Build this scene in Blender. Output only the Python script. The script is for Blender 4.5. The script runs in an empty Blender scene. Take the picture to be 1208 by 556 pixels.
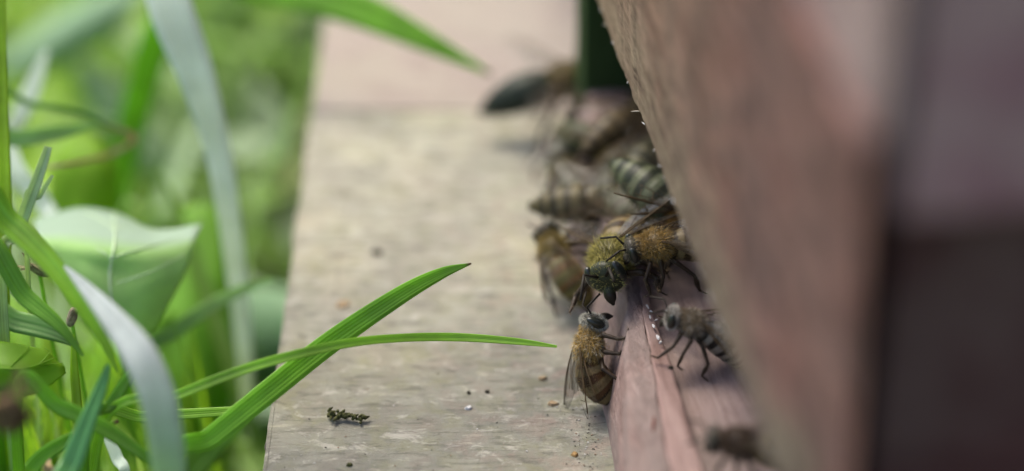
import bpy, bmesh, math, random
import numpy as np
from mathutils import Vector, Matrix, noise
random.seed(7); rng = np.random.default_rng(7)
S = bpy.context.scene; COL = S.collection
R = math.radians
# units: 1 Blender unit = 1 cm (a macro photograph)
# ---------------------------------------------------------------- camera
H, PITCH, F = 18.7, R(33.6), 2850.0
cam = bpy.data.cameras.new('camera'); co = bpy.data.objects.new('camera', cam); COL.objects.link(co)
co.location = (0, 0, H); co.rotation_euler = (R(90) - PITCH, 0, 0)
cam.sensor_width = 36; cam.lens = F/1208*36; cam.clip_start = .1; cam.clip_end = 20000
cam.dof.use_dof = True; cam.dof.focus_distance = 30.0; cam.dof.aperture_fstop = .060
cam.dof.aperture_blades = 0
S.camera = co
# ---------------------------------------------------------------- light
SUN_EL, SUN_AZ = R(58), R(-38)          # azimuth measured from +Y towards +X: the sun is behind, to the left
w = bpy.data.worlds.new('World'); S.world = w; w.use_nodes = True
wn = w.node_tree.nodes; bg = wn['Background']
sky = wn.new('ShaderNodeTexSky'); sky.sky_type = 'NISHITA'; sky.sun_disc = False
sky.sun_elevation = SUN_EL; sky.sun_rotation = SUN_AZ; sky.air_density = 1.0; sky.dust_density = 4.0; sky.ozone_density = 1.0
w.node_tree.links.new(sky.outputs[0], bg.inputs[0]); bg.inputs[1].default_value = .15
sl = bpy.data.lights.new('sun', 'SUN'); sl.energy = 1.5; sl.angle = R(24); sl.color = (1, .93, .80)
so = bpy.data.objects.new('sun', sl); COL.objects.link(so)
sd = Vector((math.sin(SUN_AZ)*math.cos(SUN_EL), math.cos(SUN_AZ)*math.cos(SUN_EL), math.sin(SUN_EL)))
so.rotation_euler = sd.to_track_quat('Z', 'Y').to_euler()
S.view_settings.view_transform = 'Standard'; S.view_settings.look = 'None'; S.view_settings.gamma = 1
S.view_settings.exposure = 1.05
S.render.engine = 'CYCLES'; S.cycles.use_denoising = True
try: S.cycles.denoiser = 'OPENIMAGEDENOISE'
except Exception: pass
S.cycles.max_bounces = 8; S.cycles.transparent_max_bounces = 12

# ---------------------------------------------------------------- helpers
def at(px, py, d=None, z=None):
    """a point of the place seen at photo pixel (px, py), at depth d or on the level z"""
    a = (px-604)/F; b = (278-py)/F
    v = Vector((a, math.cos(PITCH)+b*math.sin(PITCH), -math.sin(PITCH)+b*math.cos(PITCH)))
    t = d if d is not None else (z-H)/v.z
    return Vector((0, 0, H)) + v*t

def tag(o, label=None, cat=None, group=None, kind=None):
    for k, v in (('label', label), ('category', cat), ('group', group), ('kind', kind)):
        if v: o[k] = v
    return o

def empty(name, loc=(0, 0, 0)):
    o = bpy.data.objects.new(name, None); COL.objects.link(o); o.location = loc; o.empty_display_size = .3
    return o

def mk(name, verts, faces, m=None, parent=None, smooth=True, cols=None, uvs=None):
    me = bpy.data.meshes.new(name); me.from_pydata([tuple(v) for v in verts], [], faces); me.update()
    if smooth: me.polygons.foreach_set('use_smooth', [True]*len(me.polygons))
    if cols is not None:
        ca = me.color_attributes.new('Col', 'FLOAT_COLOR', 'POINT')
        ca.data.foreach_set('color', np.asarray(cols, dtype=np.float32).ravel())
    if uvs is not None:
        ul = me.uv_layers.new(name='UVMap'); li = np.empty(len(me.loops), int); me.loops.foreach_get('vertex_index', li)
        ul.data.foreach_set('uv', np.asarray(uvs, dtype=np.float32)[li].ravel())
    if m: me.materials.append(m)
    o = bpy.data.objects.new(name, me); COL.objects.link(o)
    if parent: o.parent = parent
    return o

class NT:
    def __init__(s, name):
        s.m = bpy.data.materials.new(name); s.m.use_nodes = True; s.t = s.m.node_tree; s.n = s.t.nodes
        s.p = s.n['Principled BSDF']; s.out = s.n['Material Output']
    def new(s, t, **k):
        n = s.n.new(t)
        for a, v in k.items(): setattr(n, a, v)
        return n
    def l(s, a, b): s.t.links.new(a, b)
    def noise(s, vec, scale, detail=4, rough=.55, dist=0):
        n = s.new('ShaderNodeTexNoise'); n.inputs['Scale'].default_value = scale; n.inputs['Detail'].default_value = detail
        n.inputs['Roughness'].default_value = rough; n.inputs['Distortion'].default_value = dist
        if vec: s.l(vec, n.inputs['Vector'])
        return n.outputs['Fac']
    def ramp(s, fac, stops, interp='LINEAR'):
        r = s.new('ShaderNodeValToRGB'); e = r.color_ramp.elements; r.color_ramp.interpolation = interp
        while len(e) < len(stops): e.new(.5)
        for x, (p, c) in zip(e, stops):
            x.position = p; x.color = (*c, 1) if len(c) == 3 else c
        s.l(fac, r.inputs[0]); return r.outputs[0]
    def mix(s, f, a, b, mode='MIX'):
        n = s.new('ShaderNodeMix', data_type='RGBA', blend_type=mode)
        for i, v in ((0, f), (6, a), (7, b)):
            if isinstance(v, (int, float)): n.inputs[i].default_value = v
            elif isinstance(v, tuple): n.inputs[i].default_value = (*v, 1)
            else: s.l(v, n.inputs[i])
        return n.outputs[2]
    def math(s, op, a, b=0.0, clamp=False):
        n = s.new('ShaderNodeMath', operation=op); n.use_clamp = clamp
        for i, v in ((0, a), (1, b)):
            if isinstance(v, (int, float)): n.inputs[i].default_value = v
            else: s.l(v, n.inputs[i])
        return n.outputs[0]
    def mapv(s, scale=(1, 1, 1), rot=(0, 0, 0), loc=(0, 0, 0)):
        tc = s.new('ShaderNodeTexCoord'); mp = s.new('ShaderNodeMapping')
        mp.inputs['Scale'].default_value = scale; mp.inputs['Rotation'].default_value = rot; mp.inputs['Location'].default_value = loc
        s.l(tc.outputs['Object'], mp.inputs[0]); return mp.outputs[0]
    def sep(s):
        tc = s.new('ShaderNodeTexCoord'); x = s.new('ShaderNodeSeparateXYZ'); s.l(tc.outputs['Object'], x.inputs[0]); return x.outputs
    def bump(s, h, strength=.5, dist=.02):
        b = s.new('ShaderNodeBump'); b.inputs['Strength'].default_value = strength; b.inputs['Distance'].default_value = dist
        s.l(h, b.inputs['Height']); s.l(b.outputs[0], s.p.inputs['Normal'])
    def rng(s, v, a, b, c=0, d=1):
        n = s.new('ShaderNodeMapRange'); s.l(v, n.inputs[0])
        for i, q in enumerate((a, b, c, d)): n.inputs[i+1].default_value = q
        return n.outputs[0]

def wood(name, c_dark, c_mid, c_light, grain='y', c_patch=None, patch_amt=.5, rough=.75, fine=18, bump=.5, seed=0, extra=None, gl=.12):
    """weathered wood whose grain runs along the given object axis"""
    t = NT(name)
    st = {'x': (gl, 1, 1), 'y': (1, gl, 1), 'z': (1, 1, gl)}[grain]
    v = t.mapv(st, loc=(seed, seed*1.7, seed*.6)); vi = t.mapv(loc=(seed*2.3, seed, 0))
    g1 = t.noise(v, fine, 6, .65, .6); g2 = t.noise(v, fine*.28, 4, .6, .8); g3 = t.noise(vi, .55, 3, .6, .5); sp = t.noise(vi, 38, 3, .7)
    f = t.math('ADD', t.math('MULTIPLY', g1, .5), t.math('MULTIPLY', g2, .5))
    c = t.ramp(f, [(.34, c_dark), (.5, c_mid), (.66, c_light)])
    if c_patch:
        c = t.mix(t.math('MULTIPLY', t.ramp(g3, [(.42, (0, 0, 0)), (.6, (1, 1, 1))]), patch_amt), c, c_patch)
    c = t.mix(t.math('MULTIPLY', t.ramp(sp, [(.30, (1, 1, 1)), (.40, (0, 0, 0))]), .45), c, tuple(x*.45 for x in c_dark))
    c = t.mix(t.math('MULTIPLY', t.ramp(sp, [(.63, (0, 0, 0)), (.72, (1, 1, 1))]), .35), c, tuple(min(1, x*1.35) for x in c_light))
    if extra: c = extra(t, c)
    t.l(c, t.p.inputs['Base Color']); t.p.inputs['Roughness'].default_value = max(rough, .85); t.p.inputs['Specular IOR Level'].default_value = .08
    t.bump(t.math('ADD', f, t.math('MULTIPLY', sp, .35)), bump, .05)
    return t.m

def leafmat(name, col, pale=None, rough=.42, trans=.45, var=.25, scale=1.2, stripes=0, vcol=False):
    t = NT(name); v = t.mapv()
    n = t.noise(v, scale, 3)
    if vcol:
        a = t.new('ShaderNodeVertexColor', layer_name='Col'); base = a.outputs[0]
    else:
        base = None
    dark = tuple(x*(1-var) for x in col); lite = tuple(min(1, x*(1+var)) for x in col)
    c = t.ramp(n, [(.35, dark), (.65, lite)]) if base is None else base
    uvn = t.new('ShaderNodeTexCoord'); sx = t.new('ShaderNodeSeparateXYZ'); t.l(uvn.outputs['UV'], sx.inputs[0])
    h = n
    if stripes:
        wv = t.math('SINE', t.math('MULTIPLY', sx.outputs[0], stripes)); h = wv
        c = t.mix(t.math('MULTIPLY', t.math('ADD', t.math('MULTIPLY', wv, .5), .5), .30), c, tuple(min(1, x*1.5+.02) for x in col))
    if pale:   # the colour of the other end / painted sky sheen on a leaf margin, along v
        f = t.rng(sx.outputs[1], pale[1], pale[2])
        c = t.mix(f, c, pale[0])
    t.l(c, t.p.inputs['Base Color']); t.p.inputs['Roughness'].default_value = rough
    if not vcol:
        sn = t.noise(v, 5.5, 4, .6); c = t.mix(t.math('MULTIPLY', t.ramp(sn, [(.70, (0, 0, 0)), (.76, (1, 1, 1))]), .6), c, (.20, .14, .05))
        sm = t.noise(t.mapv(loc=(7, 3, 1)), 2.2, 4, .6); c = t.mix(.35, c, t.ramp(sm, [(.35, (.62, .66, .6)), (.65, (1.25, 1.2, 1.1))]), 'MULTIPLY')
    tr = t.new('ShaderNodeBsdfTranslucent'); mx = t.new('ShaderNodeMixShader'); mx.inputs[0].default_value = trans
    t.l(t.mix(.5, c, (1., 1., .25), 'SOFT_LIGHT'), tr.inputs[0]); t.l(t.p.outputs[0], mx.inputs[1]); t.l(tr.outputs[0], mx.inputs[2]); t.l(mx.outputs[0], t.out.inputs[0])
    t.bump(h, .25, .02)
    return t.m

def plain(name, col, rough=.6, var=.25, scale=12, bump=.3, spec=.12):
    t = NT(name); v = t.mapv(); n = t.noise(v, scale, 4)
    t.l(t.ramp(n, [(.35, tuple(x*(1-var) for x in col)), (.65, tuple(min(1, x*(1+var)) for x in col))]), t.p.inputs['Base Color'])
    t.p.inputs['Roughness'].default_value = rough; t.p.inputs['Specular IOR Level'].default_value = spec
    t.bump(n, bump, .02); return t.m

def plank(name, ax, lo, hi, m, parent=None, segs=60, bev=.03, jit=.008, seed=0, nprof=3, shift=None):
    """a sawn board: rounded-rectangle section swept along axis ax with slightly uneven arrises"""
    o = [i for i in range(3) if i != ax]; p, q = o
    prof = []
    for cx, cy, a0 in ((hi[p]-bev, hi[q]-bev, 0), (lo[p]+bev, hi[q]-bev, 90), (lo[p]+bev, lo[q]+bev, 180), (hi[p]-bev, lo[q]+bev, 270)):
        for k in range(nprof):
            a = R(a0+90*k/(nprof-1)); prof.append((cx+bev*math.cos(a), cy+bev*math.sin(a)))
    # subdivide the long sides a little
    vs, fs = [], []
    n = len(prof)
    for i in range(segs+1):
        s = lo[ax]+(hi[ax]-lo[ax])*i/segs
        for j, (x, y) in enumerate(prof):
            v = [0, 0, 0]; v[ax] = s
            jx = noise.noise(Vector((s*2.3, j//nprof*7.1+seed, .5)))*jit + noise.noise(Vector((s*9, j//nprof*3.3+seed, 4)))*jit*.7
            jy = noise.noise(Vector((s*2.1, j//nprof*5.7+seed, 9.5)))*jit + noise.noise(Vector((s*8, j//nprof*2.3+seed, 14)))*jit*.7
            v[p] = x+jx; v[q] = y+jy
            if shift: v = shift(v)
            vs.append(v)
    for i in range(segs):
        for j in range(n):
            a, b = i*n+j, i*n+(j+1) % n
            fs.append((a, b, b+n, a+n))
    fs.append(tuple(range(n))[::-1]); fs.append(tuple(segs*n+j for j in range(n)))
    ob = mk(name, vs, fs, m, parent, smooth=False)
    bm = bmesh.new(); bm.from_mesh(ob.data); bmesh.ops.recalc_face_normals(bm, faces=bm.faces); bm.to_mesh(ob.data); bm.free()
    return ob

def catmull(P, n):
    P = [np.array(p, float) for p in P]; P = [2*P[0]-P[1]]+P+[2*P[-1]-P[-2]]; out = []
    for i in range(1, len(P)-2):
        for k in range(n):
            t = k/n
            out.append(.5*((2*P[i])+(-P[i-1]+P[i+1])*t+(2*P[i-1]-5*P[i]+4*P[i+1]-P[i+2])*t*t+(-P[i-1]+3*P[i]-3*P[i+1]+P[i+2])*t**3))
    out.append(P[-2]); return out

def tube_geo(path, radii, n=6, base=0):
    vs, fs = [], []
    path = [Vector(p) for p in path]
    for i, p in enumerate(path):
        d = (path[min(i+1, len(path)-1)]-path[max(i-1, 0)]).normalized()
        a = d.orthogonal().normalized() if i == 0 else (pa-d*pa.dot(d)).normalized()
        pa = a; b = d.cross(a)
        for k in range(n):
            t = 2*math.pi*k/n; vs.append(p+(a*math.cos(t)+b*math.sin(t))*radii[i])
    for i in range(len(path)-1):
        for k in range(n):
            q = base+i*n+k; r_ = base+i*n+(k+1) % n; fs.append((q, r_, r_+n, q+n))
    fs.append(tuple(base+k for k in range(n))[::-1]); fs.append(tuple(base+(len(path)-1)*n+k for k in range(n)))
    return vs, fs

def strap(name, pts, m, face=None, fold=.25, thick=.012, parent=None, n=8, roll=0.):
    """a grass blade: pts = (Vector, full width); V-shaped section, tapered"""
    dat = catmull([(*p, wd) for p, wd in pts], n)
    vs, uv, fs = [], [], []; K = 5
    L = len(dat)
    for i, q in enumerate(dat):
        p = Vector(q[:3]); wd = max(q[3], .004)
        d = (Vector(dat[min(i+1, L-1)][:3])-Vector(dat[max(i-1, 0)][:3])).normalized()
        vw = (Vector((0, 0, H))-p).normalized() if face is None else Vector(face)
        s = d.cross(vw).normalized(); s = Matrix.Rotation(R(roll), 3, d) @ s; nn = s.cross(d).normalized()
        for side in (1, -1):
            for k in range(K):
                u = k/(K-1)*2-1
                vs.append(p+s*(u*wd/2)+nn*(-(1-abs(u))*wd*fold*.5 + side*thick*.5*(1-u*u*.8))); uv.append((k/(K-1), i/(L-1)))
    W2 = 2*K
    for i in range(L-1):
        for k in range(K-1):
            a = i*W2+k; fs.append((a, a+1, a+1+W2, a+W2)); b = a+K; fs.append((b+1, b, b+W2, b+1+W2))
        a = i*W2; fs.append((a+K, a, a+W2, a+K+W2)); a = i*W2+K-1; fs.append((a, a+K, a+K+W2, a+W2))
    return mk(name, vs, fs, m, parent, uvs=uv)

def sheet(name, rows, m, parent=None, n=5, thick=.02, cr=None):
    """a broad leaf: rows of points (each row the same length), smoothly interpolated both ways"""
    r1 = [catmull(r, n) for r in rows]
    cols = list(zip(*r1)); g = [catmull(c, n) for c in cols]; g = list(zip(*g))
    nr, nc = len(g), len(g[0]); vs, uv, fs = [], [], []
    for i in range(nr):
        for j in range(nc):
            p = Vector(g[i][j]); p += Vector((0, 0, 1))*noise.noise(p*1.1)*.05
            vs.append(p); uv.append((j/(nc-1), i/(nr-1)))
    for i in range(nr-1):
        for j in range(nc-1):
            a = i*nc+j; fs.append((a, a+1, a+1+nc, a+nc))
    o = mk(name, vs, fs, m, parent, uvs=uv)
    s = o.modifiers.new('thickness', 'SOLIDIFY'); s.thickness = thick
    return o, g

GROUND = -8.0
# ---------------------------------------------------------------- materials
M = {}
def board_extra(t, c):
    x = t.sep(); vi = t.mapv(loc=(3, 9, 0))
    n = t.noise(vi, .8, 4); n2 = t.noise(vi, 2.6, 4, .6)
    # damp, greyed near end of the old board; pinkish paint remains; greenish algae by the outer edge
    y = t.math('ADD', x[1], t.math('MULTIPLY', t.math('SUBTRACT', n, .5), 5.0))
    c = t.mix(t.rng(y, 29.5, 24.5, 0, .93), c, (.150, .150, .130), 'MIX')
    pk = t.math('MULTIPLY', t.ramp(n2, [(.5, (0, 0, 0)), (.62, (1, 1, 1))]), t.rng(x[0], -1.5, 1.0, .1, .55))
    c = t.mix(pk, c, (.25, .175, .15))
    al = t.math('MULTIPLY', t.ramp(n2, [(.40, (1, 1, 1)), (.5, (0, 0, 0))]), .35)
    c = t.mix(al, c, (.17, .17, .09))
    v2 = t.mapv((.22, 1, 1), rot=(0, 0, .12))
    lo = t.noise(t.mapv(loc=(21, 5, 0)), .42, 3, .5)
    c = t.mix(.8, c, t.ramp(lo, [(.38, (.74, .74, .76)), (.5, (1, 1, .98)), (.62, (1.12, 1.10, .98))]), 'MULTIPLY')
    g = t.noise(v2, 9, 5, .7, .4)
    m1 = t.noise(vi, 1.5, 6, .62, .4); m2 = t.noise(t.mapv((.55, 1, 1), loc=(9, 2, 0)), 4.5, 6, .7, .5)
    c = t.mix(t.math('MULTIPLY', t.ramp(m1, [(.44, (0, 0, 0)), (.58, (1, 1, 1))]), .45), c, (.25, .25, .205))
    c = t.mix(t.math('MULTIPLY', t.ramp(m2, [(.52, (0, 0, 0)), (.62, (1, 1, 1))]), .34), c, (.17, .15, .125))
    c = t.mix(t.math('MULTIPLY', t.ramp(m2, [(.36, (1, 1, 1)), (.44, (0, 0, 0))]), .38), c, (.47, .45, .40))
    c = t.mix(t.math('MULTIPLY', t.ramp(g, [(.38, (1, 1, 1)), (.46, (0, 0, 0))]), .55), c, (.09, .085, .07))
    return t.mix(t.math('MULTIPLY', t.ramp(g, [(.58, (0, 0, 0)), (.68, (1, 1, 1))]), .35), c, (.42, .40, .32))
M['board'] = wood('weathered_board', (.32, .31, .235), (.43, .42, .325), (.52, .51, .41), 'x', (.42, .38, .31), .4, extra=board_extra, rough=.62, bump=.8, fine=13, gl=.3)
M['board_far'] = wood('pinkish_board', (.25, .205, .18), (.32, .275, .24), (.38, .33, .29), 'x', (.36, .33, .27), .5, seed=3, rough=.6)
def batten_extra(t, c):
    x = t.sep(); vi = t.mapv(loc=(5, 1, 2))
    n = t.noise(vi, .7, 4, .6); n2 = t.noise(vi, 1.9, 4, .6)
    z = t.math('ADD', x[2], t.math('MULTIPLY', t.math('SUBTRACT', n, .5), 2.6))
    c = t.mix(t.rng(z, 4.7, 4.0, 0, .85), c, (.165, .145, .11))          # weathered lower arris
    c = t.mix(t.math('MULTIPLY', t.ramp(n2, [(.47, (0, 0, 0)), (.56, (1, 1, 1))]), .7), c, (.085, .060, .058))   # old stains
    yy = t.rng(x[1], 1.0, 9.5, 0, .75)
    c = t.mix(yy, c, (.27, .195, .13))
    gf = t.noise(t.mapv((1, .06, 1)), 34, 4, .7, .3); gm = t.noise(t.mapv((1, .2, 1), loc=(4, 4, 4)), 5, 5, .65, .6)
    c = t.mix(.55, c, t.ramp(gf, [(.36, (.45, .42, .40)), (.5, (1, 1, 1)), (.64, (1.5, 1.5, 1.45))]), 'MULTIPLY')
    return t.mix(.6, c, t.ramp(gm, [(.38, (.50, .46, .46)), (.5, (1, 1, 1)), (.62, (1.3, 1.3, 1.3))]), 'MULTIPLY')
M['batten'] = wood('worn_red_paint_batten', (.12, .060, .053), (.205, .108, .094), (.29, .172, .150), 'y', (.24, .155, .135), .5, extra=batten_extra, seed=6, fine=26, bump=1.0, rough=.7)
M['front'] = wood('worn_mauve_front', (.22, .155, .15), (.31, .235, .225), (.38, .30, .285), 'y', (.24, .15, .14), .6, seed=8, fine=8)
M['side'] = wood('worn_mauve_side', (.22, .105, .115), (.33, .17, .18), (.42, .24, .245), 'z', (.44, .30, .27), .6, seed=11, fine=6)
M['dark'] = plain('shade_dark_wood', (.022, .014, .017), .8, .4, 2.5)  # near-black colour painted in for the unlit hive interior
M['black'] = plain('shade_black_wood', (.014, .009, .008), .85, .3, 3)  # deep shade below the recess put into the colour
def strip_extra(t, c):
    x = t.sep(); vi = t.mapv((1, .3, 1), loc=(2, 4, 0)); n = t.noise(vi, 1.6, 4)
    c = t.mix(t.math('MULTIPLY', t.ramp(n, [(.45, (0, 0, 0)), (.58, (1, 1, 1))]), .5), c, (.20, .17, .155))
    return c
M['strip'] = wood('pink_worn_strip', (.12, .08, .07), (.225, .155, .138), (.34, .255, .23), 'y', (.21, .17, .15), .5, extra=strip_extra, seed=14, fine=16, bump=1.0, gl=.35)
M['floor'] = wood('pinkish_hive_floor', (.15, .105, .095), (.23, .17, .155), (.30, .235, .215), 'y', (.17, .14, .125), .6, seed=17, fine=12, bump=.8)
M['greenpost'] = wood('dark_green_wood', (.022, .040, .014), (.03, .054, .018), (.038, .066, .026), 'z', seed=19)  # dark green tone over the whole block
M['splinter'] = plain('pale_splinter', (.42, .38, .31), .6)
M['soil'] = plain('soil', (.10, .15, .035), .9, .5, .6)
M['moss'] = plain('moss', (.055, .058, .022), .9, .5, 20)
M['chip_white'] = plain('white_chip', (.42, .42, .42), .4, .1)
M['chip_tan'] = plain('tan_chip', (.27, .20, .12), .6, .2)
M['chip_dark'] = plain('dark_crumb', (.03, .026, .018), .8, .3)
M['chip_orange'] = plain('orange_pollen', (.27, .17, .07), .7, .2)
M['rust'] = plain('rust_scratch', (.10, .022, .014), .7, .2)

# ---------------------------------------------------------------- setting
def grid(name, x0, x1, y0, y1, nx, ny, zf, m):
    vs = [(x0+(x1-x0)*i/nx, y0+(y1-y0)*j/ny, zf(x0+(x1-x0)*i/nx, y0+(y1-y0)*j/ny)) for j in range(ny+1) for i in range(nx+1)]
    fs = [(j*(nx+1)+i, j*(nx+1)+i+1, (j+1)*(nx+1)+i+1, (j+1)*(nx+1)+i) for j in range(ny) for i in range(nx)]
    return mk(name, vs, fs, m)
gt = NT('ground_green'); gv = gt.mapv(); gn = gt.noise(gv, .25, 6, .65)
gt.l(gt.ramp(gn, [(.3, (.03, .045, .012)), (.5, (.06, .10, .022)), (.65, (.10, .16, .04)), (.8, (.12, .10, .05))]), gt.p.inputs['Base Color']); gt.p.inputs['Roughness'].default_value = .9
ground = grid('ground', -6000, 6000, -6000, 6000, 8, 8, lambda x, y: GROUND-.05, gt.m); tag(ground, kind='structure')
tag(grid('soil', -60, 60, -20, 150, 80, 110, lambda x, y: GROUND+.5*noise.noise(Vector((x*.12, y*.12, 0)))+.4, M['soil']), kind='structure')

# landing board: two planks on two bearers
lb = tag(empty('landing_board', (0, 27, 0)), 'weathered grey wooden landing board in front of the hive entrance, specked with crumbs', 'board')
def lp(name, y0, y1, m, seed):
    o = plank(name, 0, (-3.04, y0, -1.6), (6.0, y1, 0), m, lb, 90, .05, .012, seed)
    o.matrix_parent_inverse = Matrix.Translation((0, -27, 0)); return o
def edge_skew(o, k0, k1):   # the outer edge of the old board is not quite straight
    for v in o.data.vertices:
        pass
pl1 = lp('plank', 12, 31.58, M['board'], 1); pl1['label'] = 'near plank, cream to grey and worn'
def ragged(o):
    bm = bmesh.new(); bm.from_mesh(o.data)
    es = [e for e in bm.edges if all(v.co.x < -3.0 for v in e.verts) and e.calc_length() > 1]
    bmesh.ops.subdivide_edges(bm, edges=es, cuts=160, use_grid_fill=False)
    for v in bm.verts:
        if v.co.x < -3.0:
            y = v.co.y
            v.co.x += .035*noise.noise(Vector((y*.9, v.co.z*.5, 3)))+.030*noise.noise(Vector((y*4.5, v.co.z, 7)))+.02*max(0, noise.noise(Vector((y*13, 0, 1))))
            if v.co.z > -.2: v.co.z -= .02*abs(noise.noise(Vector((y*3.5, 2, 1))))
    bm.to_mesh(o.data); bm.free()
ragged(pl1)
pl2 = lp('plank', 31.62, 52, M['board_far'], 2); pl2['label'] = 'far plank with a pinkish tint'
pl2.location.z = -.01
for yb in (15, 48):
    o = plank('bearer', 0, (-2.4, yb, GROUND), (6, yb+2.5, -1.65), M['dark'], lb, 10); o.matrix_parent_inverse = Matrix.Translation((0, -27, 0))

# ---------------------------------------------------------------- the hive (local frame: x into the hive, y away along its front, z up)
YAW = R(8.6)
hive = tag(empty('beehive', (2.63, 18.78, 0)), 'old wooden beehive with worn mauve and red paint, seen along its front', 'beehive')
hive.rotation_euler = (0, 0, YAW)
HM = Matrix.Translation((2.63, 18.78, 0)) @ Matrix.Rotation(YAW, 4, 'Z'); HI = HM.inverted()
def bevel_end(v):
    if v[1] < -.2 and v[0] > 0: v = [v[0], max(v[1], -2.6+v[0]*3.3), v[2]]
    return [v[0]-(v[2]-3.4)*.042, v[1], v[2]]         # the old board leans out a little
batten = plank('front_batten', 1, (0, -2.6, 3.4), (.9, 24, 8.7), M['batten'], hive, 220, .05, .02, 5, shift=bevel_end)
batten['label'] = 'broad red-brown board over the entrance, greyed along its lower edge'
plank('front_wall', 1, (-.09, -1.50, 8.73), (.7, 24, 26), M['front'], hive, 60, .03, .01, 6)
plank('corner_bead', 2, (-.10, -2.45, 8.72), (.02, -1.51, 26), M['front'], hive, 60, .02, .012, 6.5)
plank('corner_joint', 2, (.02, -2.20, 7.96), (.35, -1.51, 26), plain('joint_wood', (.09, .05, .048), .9), hive, 10, .02, .01, 6.5)
side = plank('side_wall', 0, (.18, -2.38, 7.90), (26, -1.90, 26), M['side'], hive, 60, .06, .02, 7)
plank('recess_board', 0, (.42, -1.65, 4.15), (26, -1.0, 7.88), wood('recess_shade_wood', (.05, .018, .018), (.08, .033, .032), (.12, .055, .053), 'x', (.16, .105, .095), .45, seed=27, fine=4), hive, 30, .05, .02, 8)  # dark red-brown carries the shade of the recess in its colour
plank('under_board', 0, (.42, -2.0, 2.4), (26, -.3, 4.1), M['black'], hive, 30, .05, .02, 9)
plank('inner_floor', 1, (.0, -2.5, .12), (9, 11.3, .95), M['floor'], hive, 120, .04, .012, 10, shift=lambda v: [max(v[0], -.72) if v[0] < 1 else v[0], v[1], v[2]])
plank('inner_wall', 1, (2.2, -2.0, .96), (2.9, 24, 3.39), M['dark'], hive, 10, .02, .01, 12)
plank('rear_wall', 0, (-0.3, 24.02, GROUND), (26, 25, 26), M['side'], hive, 10, .02, .01, 12)
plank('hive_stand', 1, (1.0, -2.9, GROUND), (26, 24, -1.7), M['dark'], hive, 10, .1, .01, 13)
# the pink entrance strip: an irregular worn board, built in world measures and moved into the hive frame
def poly_strip(name, A, B, zt, drop, m, nx=10, jit=.012, base=None, hump=1):
    """top sheet between the two edge curves A and B (world x, y), with skirts down on both sides"""
    A = catmull([(*a,) for a in A], 14); B = catmull([(*b,) for b in B], 14); vs, fs = [], []
    base = catmull([(*b,) for b in base], 14) if base else A
    K = nx+3
    for i, (a, b, c) in enumerate(zip(A, B, base)):
        row = [Vector((c[0], c[1], .004))]
        for k in range(nx+1):
            u = k/nx; x = a[0]+(b[0]-a[0])*u; y = a[1]+(b[1]-a[1])*u
            e = hump*(-.035*(1-min(1, u/.12))**2)-.006*(1-min(1, (1-u)/.12))**2
            z = zt+e+drop*u+noise.noise(Vector((x*5, y*1.6, 2)))*jit+noise.noise(Vector((x*14, y*6, 2)))*jit*.5
            if k in (0, nx): x += noise.noise(Vector((y*3, 8, k)))*jit*1.5
            row.append(Vector((x, y, z)))
        row.append(Vector((b[0], b[1], .5)))
        vs += row
    for i in range(len(A)-1):
        for k in range(K-1):
            a = i*K+k; fs.append((a, a+1, a+1+K, a+K))
    fs.append(tuple(range(K))[::-1]); fs.append(tuple((len(A)-1)*K+k for k in range(K)))
    o = mk(name, [HI @ v for v in vs], fs, m, hive, smooth=True)
    return o
LE = [(1.18, 18.6), (1.32, 21.4), (1.37, 23.6), (1.43, 25.0), (1.28, 27.5), (1.06, 30.3)]
MD = [(1.82, 18.6), (1.80, 21.4), (1.70, 23.6), (1.62, 25.0), (1.56, 27.5), (1.5, 30.3)]
RE = [(2.64, 18.6), (2.22, 21.4), (1.93, 23.6), (1.74, 25.0), (1.70, 27.5), (1.7, 30.3)]
BS = [(1.62, 18.6), (1.46, 21.4), (1.21, 23.6), (1.04, 25.0), (.80, 27.5), (.80, 30.3)]
BS = [(min(a, l[0]-.02), b) for (a, b), l in zip(BS, LE)]
MD = [(a+.03*noise.noise(Vector((b*1.7, 3, 1))), b) for a, b in [tuple(q) for q in catmull(MD, 6)]]
LE, RE, BS = [[tuple(q) for q in catmull(c_, 6)] for c_ in (LE, RE, BS)]
s1 = poly_strip('entrance_strip', LE, MD, 1.2, .0, M['strip'], 12, .02, BS); s1['label'] = 'worn pink strip with coarse grain'
s2 = poly_strip('inner_strip', MD, RE, 1.196, -.05, wood('orange_pink_wood', (.13, .083, .072), (.23, .155, .138), (.33, .24, .215), 'y', (.33, .25, .23), .5, seed=22, fine=9), 6, .016, hump=0)
plank('green_block', 2, (.10, 11.4, .0), (2.1, 12.1, 3.37), M['greenpost'], hive, 12, .03, .008, 20)
# splinters and raised fibres on the lower edge of the batten
def sliver(name, p, q, r, m, parent, bend=.0):
    p, q = Vector(p), Vector(q); mid = (p+q)/2+Vector((0, 0, bend))
    vs, fs = tube_geo([p, (p*3+q)/4+Vector((0, 0, bend*.6)), mid, (p+q*3)/4+Vector((0, 0, bend*.6)), q], [r*.4, r, r, r*.7, r*.15], 5)
    return mk(name, vs, fs, m, parent)
for b, l in ((7.05, .10), (9.3, .04)):
    sliver('splinter', (0.01, b, 3.44), (-l, b+.04, 3.42), .008, M['splinter'], hive)
for k in range(30):
    b = random.uniform(-2, 10); sliver('f', (.012, b, 3.42), (-random.uniform(.004, .02), b+random.uniform(-.1, .1), 3.40+random.uniform(0, .03)), .004, M['batten'], hive).name = 'wood_fibre'
fib = [o for o in hive.children if o.name.startswith('wood_fibre')]
bm = bmesh.new()
for o in fib: bm.from_mesh(o.data); bpy.data.objects.remove(o)
me = bpy.data.meshes.new('wood_fibres'); bm.to_mesh(me); bm.free(); fo = bpy.data.objects.new('wood_fibres', me); COL.objects.link(fo); fo.parent = hive; fo['kind'] = 'stuff'
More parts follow.
